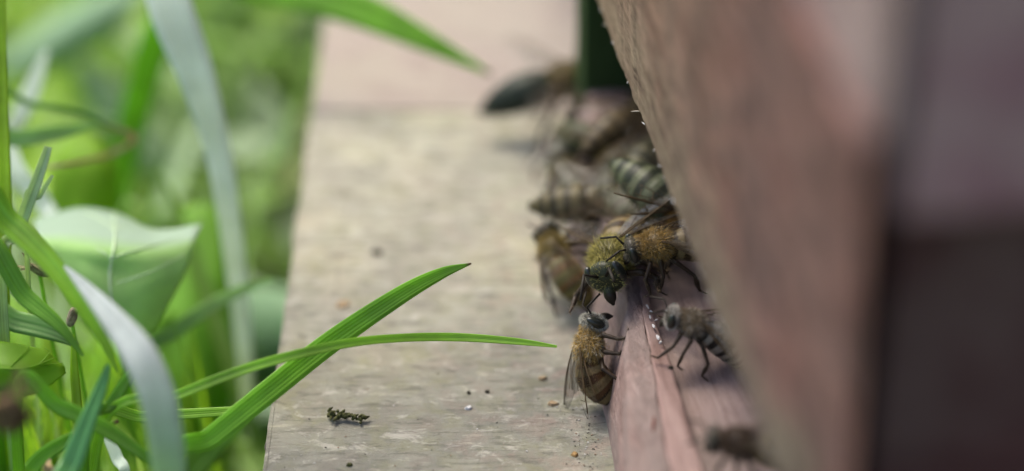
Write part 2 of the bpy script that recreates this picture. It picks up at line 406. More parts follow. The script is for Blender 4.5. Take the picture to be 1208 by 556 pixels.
# pale flakes, rust scratch, dark knot on the strip
def flake(px, py, z, l, wd, m, name, ang=0, h=.012):
    c = at(px, py, z=z); vs = []; n = 7
    for k in range(n):
        t = 2*math.pi*k/n; r_ = random.uniform(.7, 1.1); x, y = l/2*math.cos(t)*r_, wd/2*math.sin(t)*r_
        vs.append(c+Vector((x*math.cos(ang)-y*math.sin(ang), x*math.sin(ang)+y*math.cos(ang), 0)))
    vs += [c+(v-c)*.7+Vector((0, 0, h*random.uniform(.7, 1.3))) for v in vs[:n]]
    fs = [(k, (k+1) % n, n+(k+1) % n, n+k) for k in range(n)]+[tuple(range(n, 2*n))]
    return vs, fs
def add_hive_flake(*a, **k):
    m, name = a[5], a[6]; vs, fs = flake(*a, **k); o = mk(name, [HI @ v for v in vs], fs, m, hive, smooth=False); return o
for px, py, l, wd, an in ((764, 362, .13, .03, 1.9), (767, 374, .10, .03, 1.6), (771, 385, .12, .035, 1.9), (776, 398, .13, .05, 1.8), (774, 378, .07, .02, .6), (768, 368, .06, .02, 2.6), (779, 404, .07, .04, 1.2)):
    add_hive_flake(px, py, 1.215, l, wd, M['chip_white'], 'paint_flake', ang=an)
add_hive_flake(771, 500, 1.215, .30, .035, M['rust'], 'rust_scratch', ang=1.45)
add_hive_flake(791, 434, 1.165, .10, .07, M['chip_dark'], 'knot', ang=.3)

# ---------------------------------------------------------------- crumbs on the landing board
def debris(name, px, py, l, wd, m, label, cat, ang=0, h=.03, group=None, zz=.004):
    vs, fs = flake(px, py, zz, l, wd, m, name, ang, h); c = sum(vs, Vector())/len(vs)
    o = mk(name, [v-c for v in vs], fs, m, None, smooth=False); o.location = c; tag(o, label, cat, group); return o
debris('wood_chip', 553, 482, .11, .08, M['chip_white'], 'tiny white chip on the grey board, right of the moss scrap', 'chip', .3)
debris('wood_chip', 640, 447, .14, .08, M['chip_tan'], 'pale tan chip on the board left of the climbing bee', 'chip', .2)
debris('wood_chip', 652, 477, .16, .10, M['chip_tan'], 'tan chip on the board below left of the climbing bee', 'chip', 0)
debris('wood_chip', 404, 360, .26, .22, M['chip_tan'], 'tan flake on the board above the wide grass blade', 'chip', .1)
debris('pollen_crumb', 678, 537, .10, .09, M['chip_orange'], 'orange pollen crumb near the foot of the strip', 'crumb', .4)
debris('pollen_crumb', 719, 411, .06, .05, M['chip_orange'], 'orange pollen grain beside the legs of the climbing bee', 'crumb', .4, zz=.5)
debris('dark_crumb', 575, 463, .08, .07, M['chip_dark'], 'dark crumb on the board, right one of a pair', 'crumb')
debris('dark_crumb', 553, 464, .07, .05, M['chip_dark'], 'dark crumb on the board, left one of a pair', 'crumb')
debris('dark_crumb', 412, 549, .10, .08, M['moss'], 'dark green crumb below the moss scrap', 'crumb')
debris('dark_crumb', 444, 297, .22, .2, M['chip_dark'], 'blurred brown crumb on the middle of the cream board', 'crumb', h=.02)
# moss scrap: a tangle of short leaf-like sprigs
def scrap(px, py, L, n, sc):
    c = at(px, py, z=.03); vs, fs = [], []
    for k in range(n):
        u = random.uniform(-1, 1); p = c+Vector((u*L/2, -u*.12*L+random.uniform(-.05, .05)*sc, random.uniform(0, .05)*sc))
        d = Vector((random.gauss(.6, .8), random.gauss(-.2, .6), abs(random.gauss(0, .5)))).normalized()*random.uniform(.04, .11)*sc
        a, b = tube_geo([p, p+d*.5+Vector((0, 0, .01)), p+d], [.018*sc, .022*sc, .004], 5, len(vs)); vs += a; fs += b
    o = mk('moss_scrap', [v-c for v in vs], fs, M['moss']); o.location = c; return o
tag(scrap(409, 494, .48, 46, 1.), 'dark green curled moss scrap on the grey board', 'moss scrap')
vs, fs = [], []
dcol = []
for k in range(190):
    if k < 130:
        px = random.gauss(698, 12); py = random.uniform(480, 575); px += (py-556)*.22
    else:
        px, py = random.uniform(320, 700), random.uniform(440, 575)
    s_ = random.uniform(.006, .024)
    a, b = flake(px, py, .004, s_*1.6, s_, None, '', random.uniform(0, 3), s_*.3)
    base = len(vs); vs += a; fs += [tuple(base+i for i in f) for f in b]
    c = random.choice([(.05, .045, .035), (.10, .09, .07), (.22, .20, .17), (.22, .15, .10), (.38, .37, .35), (.05, .04, .03)])
    dcol += [(*c, 1)]*len(a)
dm = NT('debris'); a_ = dm.new('ShaderNodeVertexColor', layer_name='Col'); dm.l(a_.outputs[0], dm.p.inputs['Base Color']); dm.p.inputs['Roughness'].default_value = .7
tag(mk('crumbs', vs, fs, dm.m, smooth=False, cols=dcol), 'fine crumbs and grit scattered on the near part of the landing board', 'crumbs', kind='stuff')

# ---------------------------------------------------------------- bees
def ell(c, r, n=20, m=14, rot=None):
    vs, fs = [], []
    for i in range(m+1):
        ph = math.pi*i/m
        for k in range(n):
            t = 2*math.pi*k/n; v = Vector((r[0]*math.cos(ph), r[1]*math.sin(ph)*math.cos(t), r[2]*math.sin(ph)*math.sin(t)))
            if rot: v = rot @ v
            vs.append(v+Vector(c))
    for i in range(m):
        for k in range(n): fs.append((i*n+k, i*n+(k+1) % n, (i+1)*n+(k+1) % n, (i+1)*n+k))
    return vs, fs
bt = NT('bee_body'); a_ = bt.new('ShaderNodeVertexColor', layer_name='Col'); bn = bt.noise(bt.mapv(), 40, 3)
bt.l(bt.mix(.35, a_.outputs[0], bt.ramp(bn, [(.3, (.3, .3, .3)), (.7, (1.3, 1.3, 1.3))]), 'MULTIPLY'), bt.p.inputs['Base Color']); bt.p.inputs['Roughness'].default_value = .42; bt.p.inputs['Specular IOR Level'].default_value = .2
bt.bump(bn, .4, .01)
ft = NT('bee_fur'); a_ = ft.new('ShaderNodeVertexColor', layer_name='Col'); ft.l(a_.outputs[0], ft.p.inputs['Base Color']); ft.p.inputs['Roughness'].default_value = .6; ft.p.inputs['Specular IOR Level'].default_value = .15
EYE = NT('bee_eye'); EYE.p.inputs['Base Color'].default_value = (.016, .019, .014, 1); EYE.p.inputs['Roughness'].default_value = .28
ev = EYE.new('ShaderNodeTexVoronoi'); ev.inputs['Scale'].default_value = 60; EYE.l(EYE.mapv(), ev.inputs['Vector']); EYE.bump(ev.outputs['Distance'], .3, .004)
wt = NT('bee_wing'); wt.p.inputs['Base Color'].default_value = (.10, .09, .07, 1); wt.p.inputs['Roughness'].default_value = .14
tb = wt.new('ShaderNodeBsdfTransparent'); mxs = wt.new('ShaderNodeMixShader'); lw = wt.new('ShaderNodeFresnel'); lw.inputs[0].default_value = 1.7; wt.l(wt.math('ADD', wt.math('MULTIPLY', lw.outputs[0], .5), .05), mxs.inputs[0])
wt.l(tb.outputs[0], mxs.inputs[1]); wt.l(wt.p.outputs[0], mxs.inputs[2]); wt.l(mxs.outputs[0], wt.out.inputs[0]); wt.bump(wt.noise(wt.mapv(), 14, 3), .5, .02)
def dull_wing():
    m = wt.m.copy(); m.name = 'bee_wing_folded'
    for n in m.node_tree.nodes:
        if n.type == 'MATH' and n.operation == 'MULTIPLY': n.inputs[1].default_value = .16
        if n.type == 'MATH' and n.operation == 'ADD': n.inputs[1].default_value = .03
    return m
DULL = dull_wing()
VEIN = plain('wing_vein', (.06, .04, .02), .5)
ANT = plain('antenna_dark', (.02, .016, .012), .45)

def make_bee(pos, head, up, label, s=1.0, curl=.12, wing=28, lift=8, amber=(.42, .24, .06), pale=(.24, .21, .13), seed=0, abd=(.034, .020, .008), bands=(.15, .11, .05), legz=-.34, stance=1.0, fur=1.0, headfur=.5, reach=None, abdamber=0.0, face=(.05, .043, .032)):
    rd = random.Random(seed)
    root = tag(empty('honey_bee'), label, 'bee', 'honey bees at the hive entrance')
    h = Vector(head).normalized(); u = Vector(up).normalized(); y = u.cross(h).normalized(); u = h.cross(y)
    root.matrix_world = Matrix.Translation(pos) @ Matrix((h, y, u)).transposed().to_4x4() @ Matrix.Scale(s, 4)
    V, Fc = [], []; prim = []          # prim: points with a colour, for the nearest-colour lookup
    def add(g):
        b = len(V); V.extend(g[0]); Fc.extend([tuple(b+i for i in f) for f in g[1]])
    dk = (.022, .017, .012)
    # abdomen: a tapered, slightly bent tube with stepped segments
    N = 46; path, rad = [], []; p = Vector((.05, 0, -.01)); ang = 0
    for i in range(N+1):
        t = i/N; path.append(p.copy()); env = math.sin(math.pi*min(1, (t*.93+.07))**.72)**.62 if t < 1 else 0
        seg = (t*6.0) % 1
        rad.append(max(.02, .222*env*(1+.045*seg-.02)))
        ang = curl*t*2.2; p += Vector((-math.cos(ang), 0, -math.sin(ang)))*(.88/N)
    rad[0] = .06
    add(tube_geo(path, rad, 22))
    for i, q in enumerate(path):
        t = i/N; seg = (t*6.0) % 1
        c = bands if seg > .82 else (abd if t > .45 or not abdamber else tuple(a*(1-abdamber)+b*abdamber for a, b in zip(abd, (.30, .13, .03))))
        prim.append((q, c, rad[i]))
    add(ell((.22, 0, .01), (.215, .20, .185))); prim.append((Vector((.22, 0, .01)), tuple(x*.35 for x in amber), .2))
    add(ell((.46, 0, -.03), (.09, .08, .08), 12, 8)); 
    hr = Matrix.Rotation(R(18), 3, 'Y')
    add(ell((.53, 0, -.05), (.105, .175, .175), rot=hr)); prim.append((Vector((.53, 0, -.05)), face, .15))
    add(ell((.60, 0, -.20), (.05, .06, .09), 12, 8)); prim.append((Vector((.61, 0, -.22)), dk, .05))
    # mandibles / tongue
    add(tube_geo([Vector((.60, 0, -.22)), Vector((.60, 0, -.31))], [.035, .018], 8))
    # legs
    for j, (lx, fx) in enumerate(((.34, .42), (.22, .16), (.12, -.26))):
        for sd_ in (1, -1):
            r3 = lambda a: rd.uniform(-a, a)
            a0 = Vector((lx, sd_*.08, -.12)); out = (.30 if j < 2 else .32)*stance
            k1 = a0+Vector(((fx-lx)*.35+r3(.04), sd_*(out*.6+r3(.03)), .02+r3(.03)))
            k2 = a0+Vector(((fx-lx)*.8+r3(.05), sd_*(out+r3(.04)), -.12+r3(.02)))
            k3 = Vector((fx+r3(.08), sd_*(.10+out*1.05+r3(.05)), legz+.03)); k4 = k3+Vector(((.10 if j == 0 else -.10)+r3(.03), sd_*(.03+r3(.03)), -.02))
            if reach and (j, sd_) in reach:
                k2, k3, k4 = [Vector(q) for q in reach[(j, sd_)]]; k1 = (a0+k2)/2+Vector((0, 0, .04))
            wd = .030 if j < 2 else .038
            pp = [a0, k1, k2, (k2+k3)/2, k3, k4]; rr = [.035, .036, .026, wd, .020, .013]
            add(tube_geo(pp, rr, 8))
            for q, r_ in zip(pp, rr): prim.append((q, (.03, .02, .012) if r_ > .015 else (.05, .03, .015), r_))
            for q1, q2 in zip(pp, pp[1:]): prim.append(((q1+q2)/2, (.035, .022, .013), .03))
    tmp = mk('tmp', V, Fc)
    rm = tmp.modifiers.new('r', 'REMESH'); rm.mode = 'VOXEL'; rm.voxel_size = .0135
    sm = tmp.modifiers.new('s', 'SMOOTH'); sm.factor = .5; sm.iterations = 2
    dg = bpy.context.evaluated_depsgraph_get(); me = bpy.data.meshes.new_from_object(tmp.evaluated_get(dg)); me.name = 'bee_body'
    bpy.data.objects.remove(tmp)
    nv = len(me.vertices); C = np.empty(nv*3, np.float32); me.vertices.foreach_get('co', C); C = C.reshape(-1, 3)
    Pp = np.array([tuple(q[0]) for q in prim]); Pc = np.array([q[1] for q in prim]); Pr = np.array([q[2] for q in prim])
    cc = np.empty((nv, 4), np.float32); cc[:, 3] = 1
    for i in range(0, nv, 4000):
        d = np.linalg.norm(C[i:i+4000, None]-Pp[None], axis=2)-Pr[None]; cc[i:i+4000, :3] = Pc[d.argmin(1)]
    ca = me.color_attributes.new('Col', 'FLOAT_COLOR', 'POINT'); ca.data.foreach_set('color', cc.ravel())
    me.polygons.foreach_set('use_smooth', [True]*len(me.polygons)); me.materials.append(bt.m)
    body = bpy.data.objects.new('body', me); COL.objects.link(body); body.parent = root
    # fur
    tri = []; fc = []
    def hair(p, n, L, w_, c):
        n = (Vector(n)+Vector((rd.gauss(-.45, .35), rd.gauss(0, .35), rd.gauss(0, .35)))).normalized(); t = n.orthogonal().normalized()
        t = Matrix.Rotation(rd.uniform(0, 6.28), 3, n) @ t
        tri.extend([p+t*w_, p-t*w_, p+n*L]); k = rd.uniform(.6, 1.25); fc.extend([(*[x*k for x in c], 1)]*3)
    for _ in range(int(6500*fur)):
        v = Vector((rd.gauss(0, 1), rd.gauss(0, 1), rd.gauss(0, 1))).normalized()
        if v.z > .75 and abs(v.x) < .5 and rd.random() < .5: continue       # thin on the disc of the back
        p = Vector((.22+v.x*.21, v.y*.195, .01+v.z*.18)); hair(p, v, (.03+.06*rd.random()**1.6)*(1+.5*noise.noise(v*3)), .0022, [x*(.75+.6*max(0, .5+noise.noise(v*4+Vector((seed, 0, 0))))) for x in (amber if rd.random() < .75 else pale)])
    for _ in range(int(900*fur)):           # neck and waist: the coat runs on without a border
        k = rd.random() < .5; th = rd.uniform(0, 6.28); x_ = rd.uniform(.38, .52) if k else rd.uniform(-.10, .08); r_ = .13 if k else .15
        hair(Vector((x_, r_*math.cos(th), -.01+r_*math.sin(th))), Vector((-.6, math.cos(th), math.sin(th))), rd.uniform(.04, .08), .0022, [x*.8 for x in amber])
    for _ in range(int(900*headfur*2)):
        v = Vector((rd.gauss(0, 1), rd.gauss(0, 1), rd.gauss(0, 1))).normalized(); q = hr @ Vector((v.x*.1, v.y*.17, v.z*.17))
        if abs(v.y) > .82: continue
        hair(Vector((.53, 0, -.05))+q, v, rd.uniform(.025, .05), .0028, pale)
    for _ in range(int(5200*fur)):
        t = rd.random(); i = int(t*N); seg = (t*6.0) % 1
        if seg < .74 and t > .25 and rd.random() > .15: continue
        th = rd.uniform(0, 6.28); q = path[i]; ax = (path[min(i+1, N)]-path[max(i-1, 0)]).normalized(); a = Vector((0, 1, 0)); b = ax.cross(a)
        n = a*math.cos(th)+b*math.sin(th); tri_n = n*.5+ax*.9
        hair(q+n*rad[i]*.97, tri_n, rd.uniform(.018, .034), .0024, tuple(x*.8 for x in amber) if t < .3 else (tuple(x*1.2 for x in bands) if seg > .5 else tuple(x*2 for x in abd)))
    for q, c, r_ in prim[-66:]:
        for _ in range(int(10*fur)):
            v = Vector((rd.gauss(0, 1), rd.gauss(0, 1), rd.gauss(0, 1))).normalized(); hair(q+v*r_*.8, v, .03, .0025, (.16, .12, .07))
    fo = mk('fur', tri, [(i, i+1, i+2) for i in range(0, len(tri), 3)], ft.m, root, cols=fc); fo['kind'] = 'stuff'
    for sd_ in (1, -1):
        g = ell((.545, sd_*.138, -.02), (.058, .052, .125), 18, 12, Matrix.Rotation(R(-sd_*12), 3, 'Z') @ hr); mk('eye', g[0], g[1], EYE.m, root)
        j1 = Vector((.63, sd_*.04, .0)); j2 = j1+Vector((.10, sd_*(.09+rd.uniform(-.02, .03)), .07+rd.uniform(-.03, .03))); j3 = j2+Vector((.17, sd_*(.05+rd.uniform(-.03, .05)), -.12+rd.uniform(-.05, .05)))
        g = tube_geo([j1, (j1+j2)/2, j2, (j2+j3)/2, j3], [.016, .012, .014, .015, .012], 7); mk('antenna', g[0], g[1], ANT, root)
    # wings
    def wing_mesh(L, Wd, sd_, ang, lift_, x0, z0):
        rot = Matrix.Rotation(R(180-sd_*ang), 3, 'Z'); rows = []; nU, nV = 16, 6
        def P(u, v):     # u along, v across 0 leading .. 1 trailing
            lead = -.02+.05*math.sin(math.pi*u*.9); trail = -Wd*math.sin(math.pi*min(1, u*.86+.06))**.8*(1.0 if u < .6 else 1-.35*(u-.6))
            if u > .9: k = math.sqrt(max(0, 1-((u-.9)/.1)**2)); m_ = (lead+trail)/2; lead = m_+(lead-m_)*k; trail = m_+(trail-m_)*k
            yy = lead+(trail-lead)*v
            q = Vector((u*L, sd_*(-1)*(-yy)*-1, .012*math.sin(v*9+u*3)+math.sin(R(lift_))*u*L*.9-.05*u*u))
            return Vector((x0, sd_*.14, z0)) + rot @ q
        vs = [P(i/nU, j/nV) for i in range(nU+1) for j in range(nV+1)]
        fs = [(i*(nV+1)+j, i*(nV+1)+j+1, (i+1)*(nV+1)+j+1, (i+1)*(nV+1)+j) for i in range(nU) for j in range(nV)]
        wo = mk('wing', vs, fs, DULL if seed > 6 else wt.m, root); vv, vf = [], []
        def ve(pts, r_):
            a, b = tube_geo(pts, [r_]*len(pts), 5, len(vv)); vv.extend(a); vf.extend(b)
        ve([P(i/14, 0) for i in range(14)], .008); ve([P(i/14, .10) for i in range(12)], .005)
        ve([P(.02+i*.07, .15+.25*i/9) for i in range(10)], .004); ve([P(.02+i*.07, .3+.5*i/8) for i in range(9)], .004)
        for uu in (.4, .55, .7): ve([P(uu, .12), P(uu+.05, .35), P(uu+.02, .62)], .0035)
        mk('vein', vv, vf, VEIN, wo)
    for sd_ in (1, -1):
        wing_mesh(.88, .27, sd_, wing+rd.uniform(-4, 4), lift+rd.uniform(-3, 3), .22, .17); wing_mesh(.60, .20, sd_, wing+14, lift-6, .12, .13)
    return root

Z = lambda px, py, z: at(px, py, z=z)
D = lambda px, py, d: at(px, py, d=d)
make_bee(Z(695, 430, .62), (.02, .50, .86), (-.93, -.30, .12), 'bee climbing the side of the pink strip head up, lowest on the landing board side', 1.0, curl=1.0, wing=14, lift=2, seed=1, amber=(.46, .31, .10), pale=(.44, .43, .36), headfur=2.0, abd=(.022, .014, .008), abdamber=.15)
make_bee(D(729, 294, 30.7), (-.25, -.90, .16), (-.35, .12, .9), 'bee facing the camera with its dark round face above the corner of the strip', 1.38, seed=2, wing=36, amber=(.30, .26, .07), pale=(.30, .27, .09), headfur=.45, face=(.028, .033, .016), legz=-.30)
make_bee(D(796, 288, 30.1), (-.97, -.15, .02), (.05, -.15, 1), 'bee in profile facing left with amber thorax and white lit wing, half under the board', 1.0, seed=3, wing=16, lift=-2, amber=(.32, .20, .055), legz=-.5, stance=.8)
make_bee(D(834, 390, 29.4), (-.85, .10, .42), (.25, -.1, 1), 'bee with pale fuzzy head coming from under the board beside the white flakes', .86, seed=4, wing=20, amber=(.20, .15, .09), pale=(.48, .44, .38), abd=(.014, .011, .009), bands=(.22, .19, .15), legz=-.5, headfur=2.2, curl=.4)
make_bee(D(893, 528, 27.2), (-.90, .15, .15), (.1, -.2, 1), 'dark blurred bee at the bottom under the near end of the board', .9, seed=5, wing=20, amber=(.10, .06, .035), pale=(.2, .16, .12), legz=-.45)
make_bee(D(796, 246, 31.2), (.70, -.66, -.35), (.10, .15, 1), 'bee with boldly striped dark abdomen pointing up left, head hidden under the board', 1.35, seed=6, wing=52, lift=4, abd=(.022, .026, .014), bands=(.10, .11, .06), curl=.1)
make_bee(D(705, 238, 32.6), (.97, -.10, .1), (0, -.25, 1), 'blurred bee with amber thorax lying across the middle of the cluster, abdomen to the left', 1.15, seed=7, wing=30, amber=(.32, .20, .05), abd=(.034, .028, .012), bands=(.11, .09, .04), curl=.05)
make_bee(D(660, 310, 32.0), (-.3, .75, .25), (-.55, -.5, .7), 'blurred amber bee on the landing board at the left of the cluster, body bent down', 1.0, seed=8, wing=10, amber=(.30, .22, .06), abd=(.05, .036, .012), bands=(.12, .10, .03), curl=.6, abdamber=.25)
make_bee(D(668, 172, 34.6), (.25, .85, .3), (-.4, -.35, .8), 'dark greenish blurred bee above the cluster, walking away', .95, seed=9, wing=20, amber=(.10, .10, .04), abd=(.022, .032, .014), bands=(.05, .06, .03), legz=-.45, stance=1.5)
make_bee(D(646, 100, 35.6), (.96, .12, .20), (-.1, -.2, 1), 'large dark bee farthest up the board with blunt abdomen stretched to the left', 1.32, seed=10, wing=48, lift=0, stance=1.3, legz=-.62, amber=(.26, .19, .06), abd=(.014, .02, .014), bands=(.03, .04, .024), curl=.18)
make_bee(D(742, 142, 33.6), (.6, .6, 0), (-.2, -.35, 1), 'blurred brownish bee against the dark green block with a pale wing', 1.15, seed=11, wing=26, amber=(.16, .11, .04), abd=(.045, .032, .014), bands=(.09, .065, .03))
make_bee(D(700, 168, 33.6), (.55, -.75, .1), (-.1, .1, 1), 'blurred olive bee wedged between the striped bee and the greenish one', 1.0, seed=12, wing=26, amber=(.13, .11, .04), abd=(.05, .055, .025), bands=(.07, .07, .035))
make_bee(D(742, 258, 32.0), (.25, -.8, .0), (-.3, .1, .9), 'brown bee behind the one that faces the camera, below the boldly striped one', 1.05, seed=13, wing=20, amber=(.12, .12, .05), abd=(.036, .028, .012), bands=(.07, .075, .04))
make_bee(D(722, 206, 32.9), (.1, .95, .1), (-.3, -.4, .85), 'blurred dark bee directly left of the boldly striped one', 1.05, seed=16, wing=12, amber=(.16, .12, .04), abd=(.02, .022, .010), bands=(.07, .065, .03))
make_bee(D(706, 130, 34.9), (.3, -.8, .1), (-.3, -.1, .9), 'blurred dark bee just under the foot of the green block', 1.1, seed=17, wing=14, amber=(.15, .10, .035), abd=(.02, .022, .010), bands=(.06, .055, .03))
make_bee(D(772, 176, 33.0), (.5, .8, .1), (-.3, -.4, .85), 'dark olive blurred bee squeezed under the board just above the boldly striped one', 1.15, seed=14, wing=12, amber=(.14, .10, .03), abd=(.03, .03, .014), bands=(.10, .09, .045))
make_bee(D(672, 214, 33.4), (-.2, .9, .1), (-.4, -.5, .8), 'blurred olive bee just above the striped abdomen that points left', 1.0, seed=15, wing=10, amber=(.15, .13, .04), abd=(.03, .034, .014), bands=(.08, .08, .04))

# ---------------------------------------------------------------- grass and leaves beside the board
def root_of(p, dx=0, dy=0): return Vector((p.x+dx, p.y+dy, GROUND))
def blade(label, pts, m, fold=.3, roll=0, name='grass_blade', ground=True, dx=-.6, dy=.5, n=8, cat='grass blade', group='blades of grass beside the landing board', first_w=None):
    """pts: (px, py, depth, width in photo pixels), from the root end to the tip"""
    P = [(D(x, y, d), wpx/F*d) for x, y, d, wpx in pts]
    if ground:
        p, wd = P[0]; q = P[1][0]; P = [(root_of(p, dx, dy), wd*.7), ((p+root_of(p, dx, dy))/2+Vector((0, 0, .5)), wd*.9)]+P
    c = P[0][0].copy(); P = [(p-c, w_) for p, w_ in P]
    # faces the camera on the whole, rolled by a few degrees
    o = strap(name, P, m, face=(Vector((0, 0, H))-(P[len(P)//2][0]+c)).normalized(), fold=fold, roll=roll, n=n); o.location = c
    tag(o, label, cat, group); return o
G = {
 'bright': leafmat('blade_bright', (.20, .44, .025), stripes=40, trans=.45, rough=.45, pale=((.12, .07, .03), .972, .992)),
 'bright2': leafmat('blade_fresh', (.27, .50, .045), stripes=30, trans=.4, rough=.4),
 'mid': leafmat('blade_mid', (.22, .44, .04), stripes=30, trans=.5),
 'dark': leafmat('blade_dark', (.16, .35, .03), stripes=30, trans=.5),
 'blue': leafmat('blade_glaucous', (.66, .78, .72), stripes=60, trans=.5, rough=.5, var=.1),
 'lilac': leafmat('blade_pale_underside', (.50, .55, .57), stripes=110, trans=.5, rough=.75, var=.12, scale=3, pale=((.30, .48, .28), .62, .25)),
 'yellow': leafmat('blade_yellowgreen', (.28, .46, .02), trans=.5),
 'pale': leafmat('blade_palegreen', (.28, .46, .18), stripes=24, trans=.5),
 'cut': leafmat('blade_striped_pale', (.42, .56, .34), stripes=22, trans=.5),
 'dry': leafmat('blade_dry', (.22, .40, .10), stripes=30, trans=.4, pale=((.46, .34, .24), .50, .66)),
}
blade('wide bright green blade whose pointed tip ends in front of the grey board', [(200, 556, 29.3, 22), (250, 516, 29.3, 26), (318, 461, 29.5, 28), (390, 404, 29.8, 27), (470, 350, 29.9, 22), (520, 323, 30, 14), (556, 311, 30, 2)], G['bright'], .25, 8, dx=-1.2)
blade('long thin blade reaching farthest right to the climbing bee', [(120, 505, 29.4, 12), (210, 466, 29.1, 12), (300, 432, 29.1, 12), (400, 407, 29.4, 11), (470, 399, 29.7, 10), (540, 398, 29.9, 10), (610, 403, 29.9, 8), (657, 409, 29.9, 3)], G['bright2'], .5, 0, dx=-1.2)
blade('broad blurred blade dipping from the top edge over the far plank', [(215, -30, 37, 40), (300, -22, 36.5, 48), (380, -4, 36, 48), (440, 18, 35.7, 40), (510, 52, 35.5, 24), (580, 88, 35.4, 4)], G['bright'], .15, 0, dx=-3)
blade('tall blue-grey blade bending down from the top through the green backdrop', [(186, -40, 33.5, 46), (205, 20, 33.4, 52), (232, 90, 33.5, 44), (255, 170, 33.8, 32), (268, 240, 34, 28), (280, 330, 34.5, 24), (290, 430, 35, 18), (292, 520, 36, 6)], G['blue'], .2, 0, ground=False)
blade('arching blade with pale lilac underside turning down to the bottom edge', [(206, 900, 30.0, 30), (204, 700, 28.4, 38), (201, 600, 27.7, 40), (197, 530, 27.3, 42), (186, 468, 27.2, 43), (163, 416, 27.3, 40), (131, 374, 27.7, 28), (99, 338, 28.2, 15), (76, 314, 28.5, 3)], G['lilac'], .15, -6, ground=False)
blade('dark green blade leaning from the left edge to the pale arching one', [(-40, 225, 29, 30), (10, 262, 28.9, 34), (50, 300, 28.8, 30), (90, 350, 28.7, 24), (122, 402, 28.7, 14), (140, 440, 28.7, 4)], G['mid'], .5, -30)
blade('darker strap just behind the dark leaning blade', [(-20, 300, 29.6, 22), (30, 350, 29.4, 22), (70, 384, 29.3, 14), (98, 420, 29.3, 4)], G['dark'], .3, 0)
blade('short blunt cut blade standing up at the left', [(2, 330, 29.6, 12), (20, 275, 29.5, 15), (38, 228, 29.4, 14), (50, 195, 29.4, 12), (57, 173, 29.4, 9)], G['cut'], .7, 0)
blade('tiny side shoot of the blunt cut blade', [(30, 262, 29.7, 6), (46, 232, 29.6, 7), (62, 207, 29.6, 4)], G['cut'], .5, 0)
blade('bent blade browned at its kink near the upper left', [(-30, 122, 33.5, 7), (40, 124, 33.6, 8), (92, 134, 33.8, 9), (130, 150, 34, 8), (158, 163, 34.2, 8), (130, 182, 34.6, 6), (80, 194, 33, 5), (48, 198, 33, 2)], G['dry'], .3, 0)
blade('blurred grey-green blade lying level below the bent one', [(-40, 168, 33, 20), (20, 164, 33, 20), (70, 156, 33.2, 18), (120, 147, 33.5, 4)], G['pale'], .3, 0)
blade('small pale blurred blade above the bent one', [(8, 180, 35, 12), (22, 140, 35, 20), (38, 105, 35.2, 20), (55, 60, 35.5, 6)], G['blue'], .3, 0)
blade('pale ribbon curling beside the short cut blade', [(70, 290, 34, 8), (50, 240, 34, 22), (22, 205, 34, 22), (14, 170, 34.2, 8)], G['blue'], .3, 0)
blade('yellow-green stem running up the left edge', [(4, 420, 30.8, 16), (6, 250, 30.8, 16), (3, 120, 31, 14), (0, -30, 31.2, 12)], G['yellow'], .3, 0)
blade('blurred pale green blade rising to the right behind the leaves', [(150, 440, 33.2, 16), (210, 388, 33.2, 18), (268, 350, 33.4, 14), (322, 329, 33.6, 4)], G['pale'], .3, 0)
blade('level bright blade with a pinkish joint beside the board edge', [(110, 505, 30.2, 14), (170, 492, 30.2, 14), (230, 488, 30.2, 12), (270, 485, 30.2, 10), (300, 481, 30.2, 4)], G['bright2'], .3, 0)
blade('dark green strap slanting down right behind the pale arching blade', [(20, 462, 28.9, 16), (70, 480, 28.9, 20), (120, 504, 28.9, 20), (165, 534, 28.9, 14), (200, 560, 29, 4)], G['mid'], .4, 20)
blade('deep green strap crossing upward to a withered tip', [(60, 620, 28.2, 26), (85, 545, 28.3, 26), (104, 495, 28.4, 20), (120, 455, 28.5, 14), (128, 430, 28.5, 5)], leafmat('blade_deep', (.12, .34, .10), stripes=20, trans=.2, rough=.35), .3, 10)
blade('dark narrow strap right of the deep green one', [(100, 520, 29.2, 12), (130, 478, 29.2, 14), (152, 445, 29.2, 12), (172, 420, 29.2, 3)], G['dark'], .3, 0)
blade('pale green strap curving in from the left edge', [(-40, 372, 30.5, 22), (20, 380, 30.4, 26), (65, 392, 30.4, 22), (92, 408, 30.5, 6)], G['pale'], .3, 0)
blade('green blade low behind the wide bright one', [(210, 590, 32.5, 30), (246, 530, 32.5, 34), (278, 500, 32.5, 24), (296, 470, 32.6, 4)], G['mid'], .3, 0)
blade('slim bright upright blade low in the left corner', [(90, 560, 30, 10), (92, 500, 30, 12), (88, 440, 30, 10), (86, 395, 30, 3)], G['yellow'], .3, 0)
blade('small blue-green blade low between two straps', [(150, 580, 30.6, 12), (138, 540, 30.6, 14), (124, 508, 30.7, 12), (112, 490, 30.8, 3)], G['blue'], .3, 0)
blade('bright strap low in the left corner', [(20, 600, 30.8, 18), (40, 550, 30.8, 20), (80, 520, 30.8, 16), (140, 497, 30.8, 4)], G['bright'], .3, 0)
blade('upright yellow-green blade behind the corner tangle', [(60, 560, 32, 20), (64, 480, 32, 24), (60, 420, 32, 20), (50, 370, 32.2, 4)], G['yellow'], .3, 0)

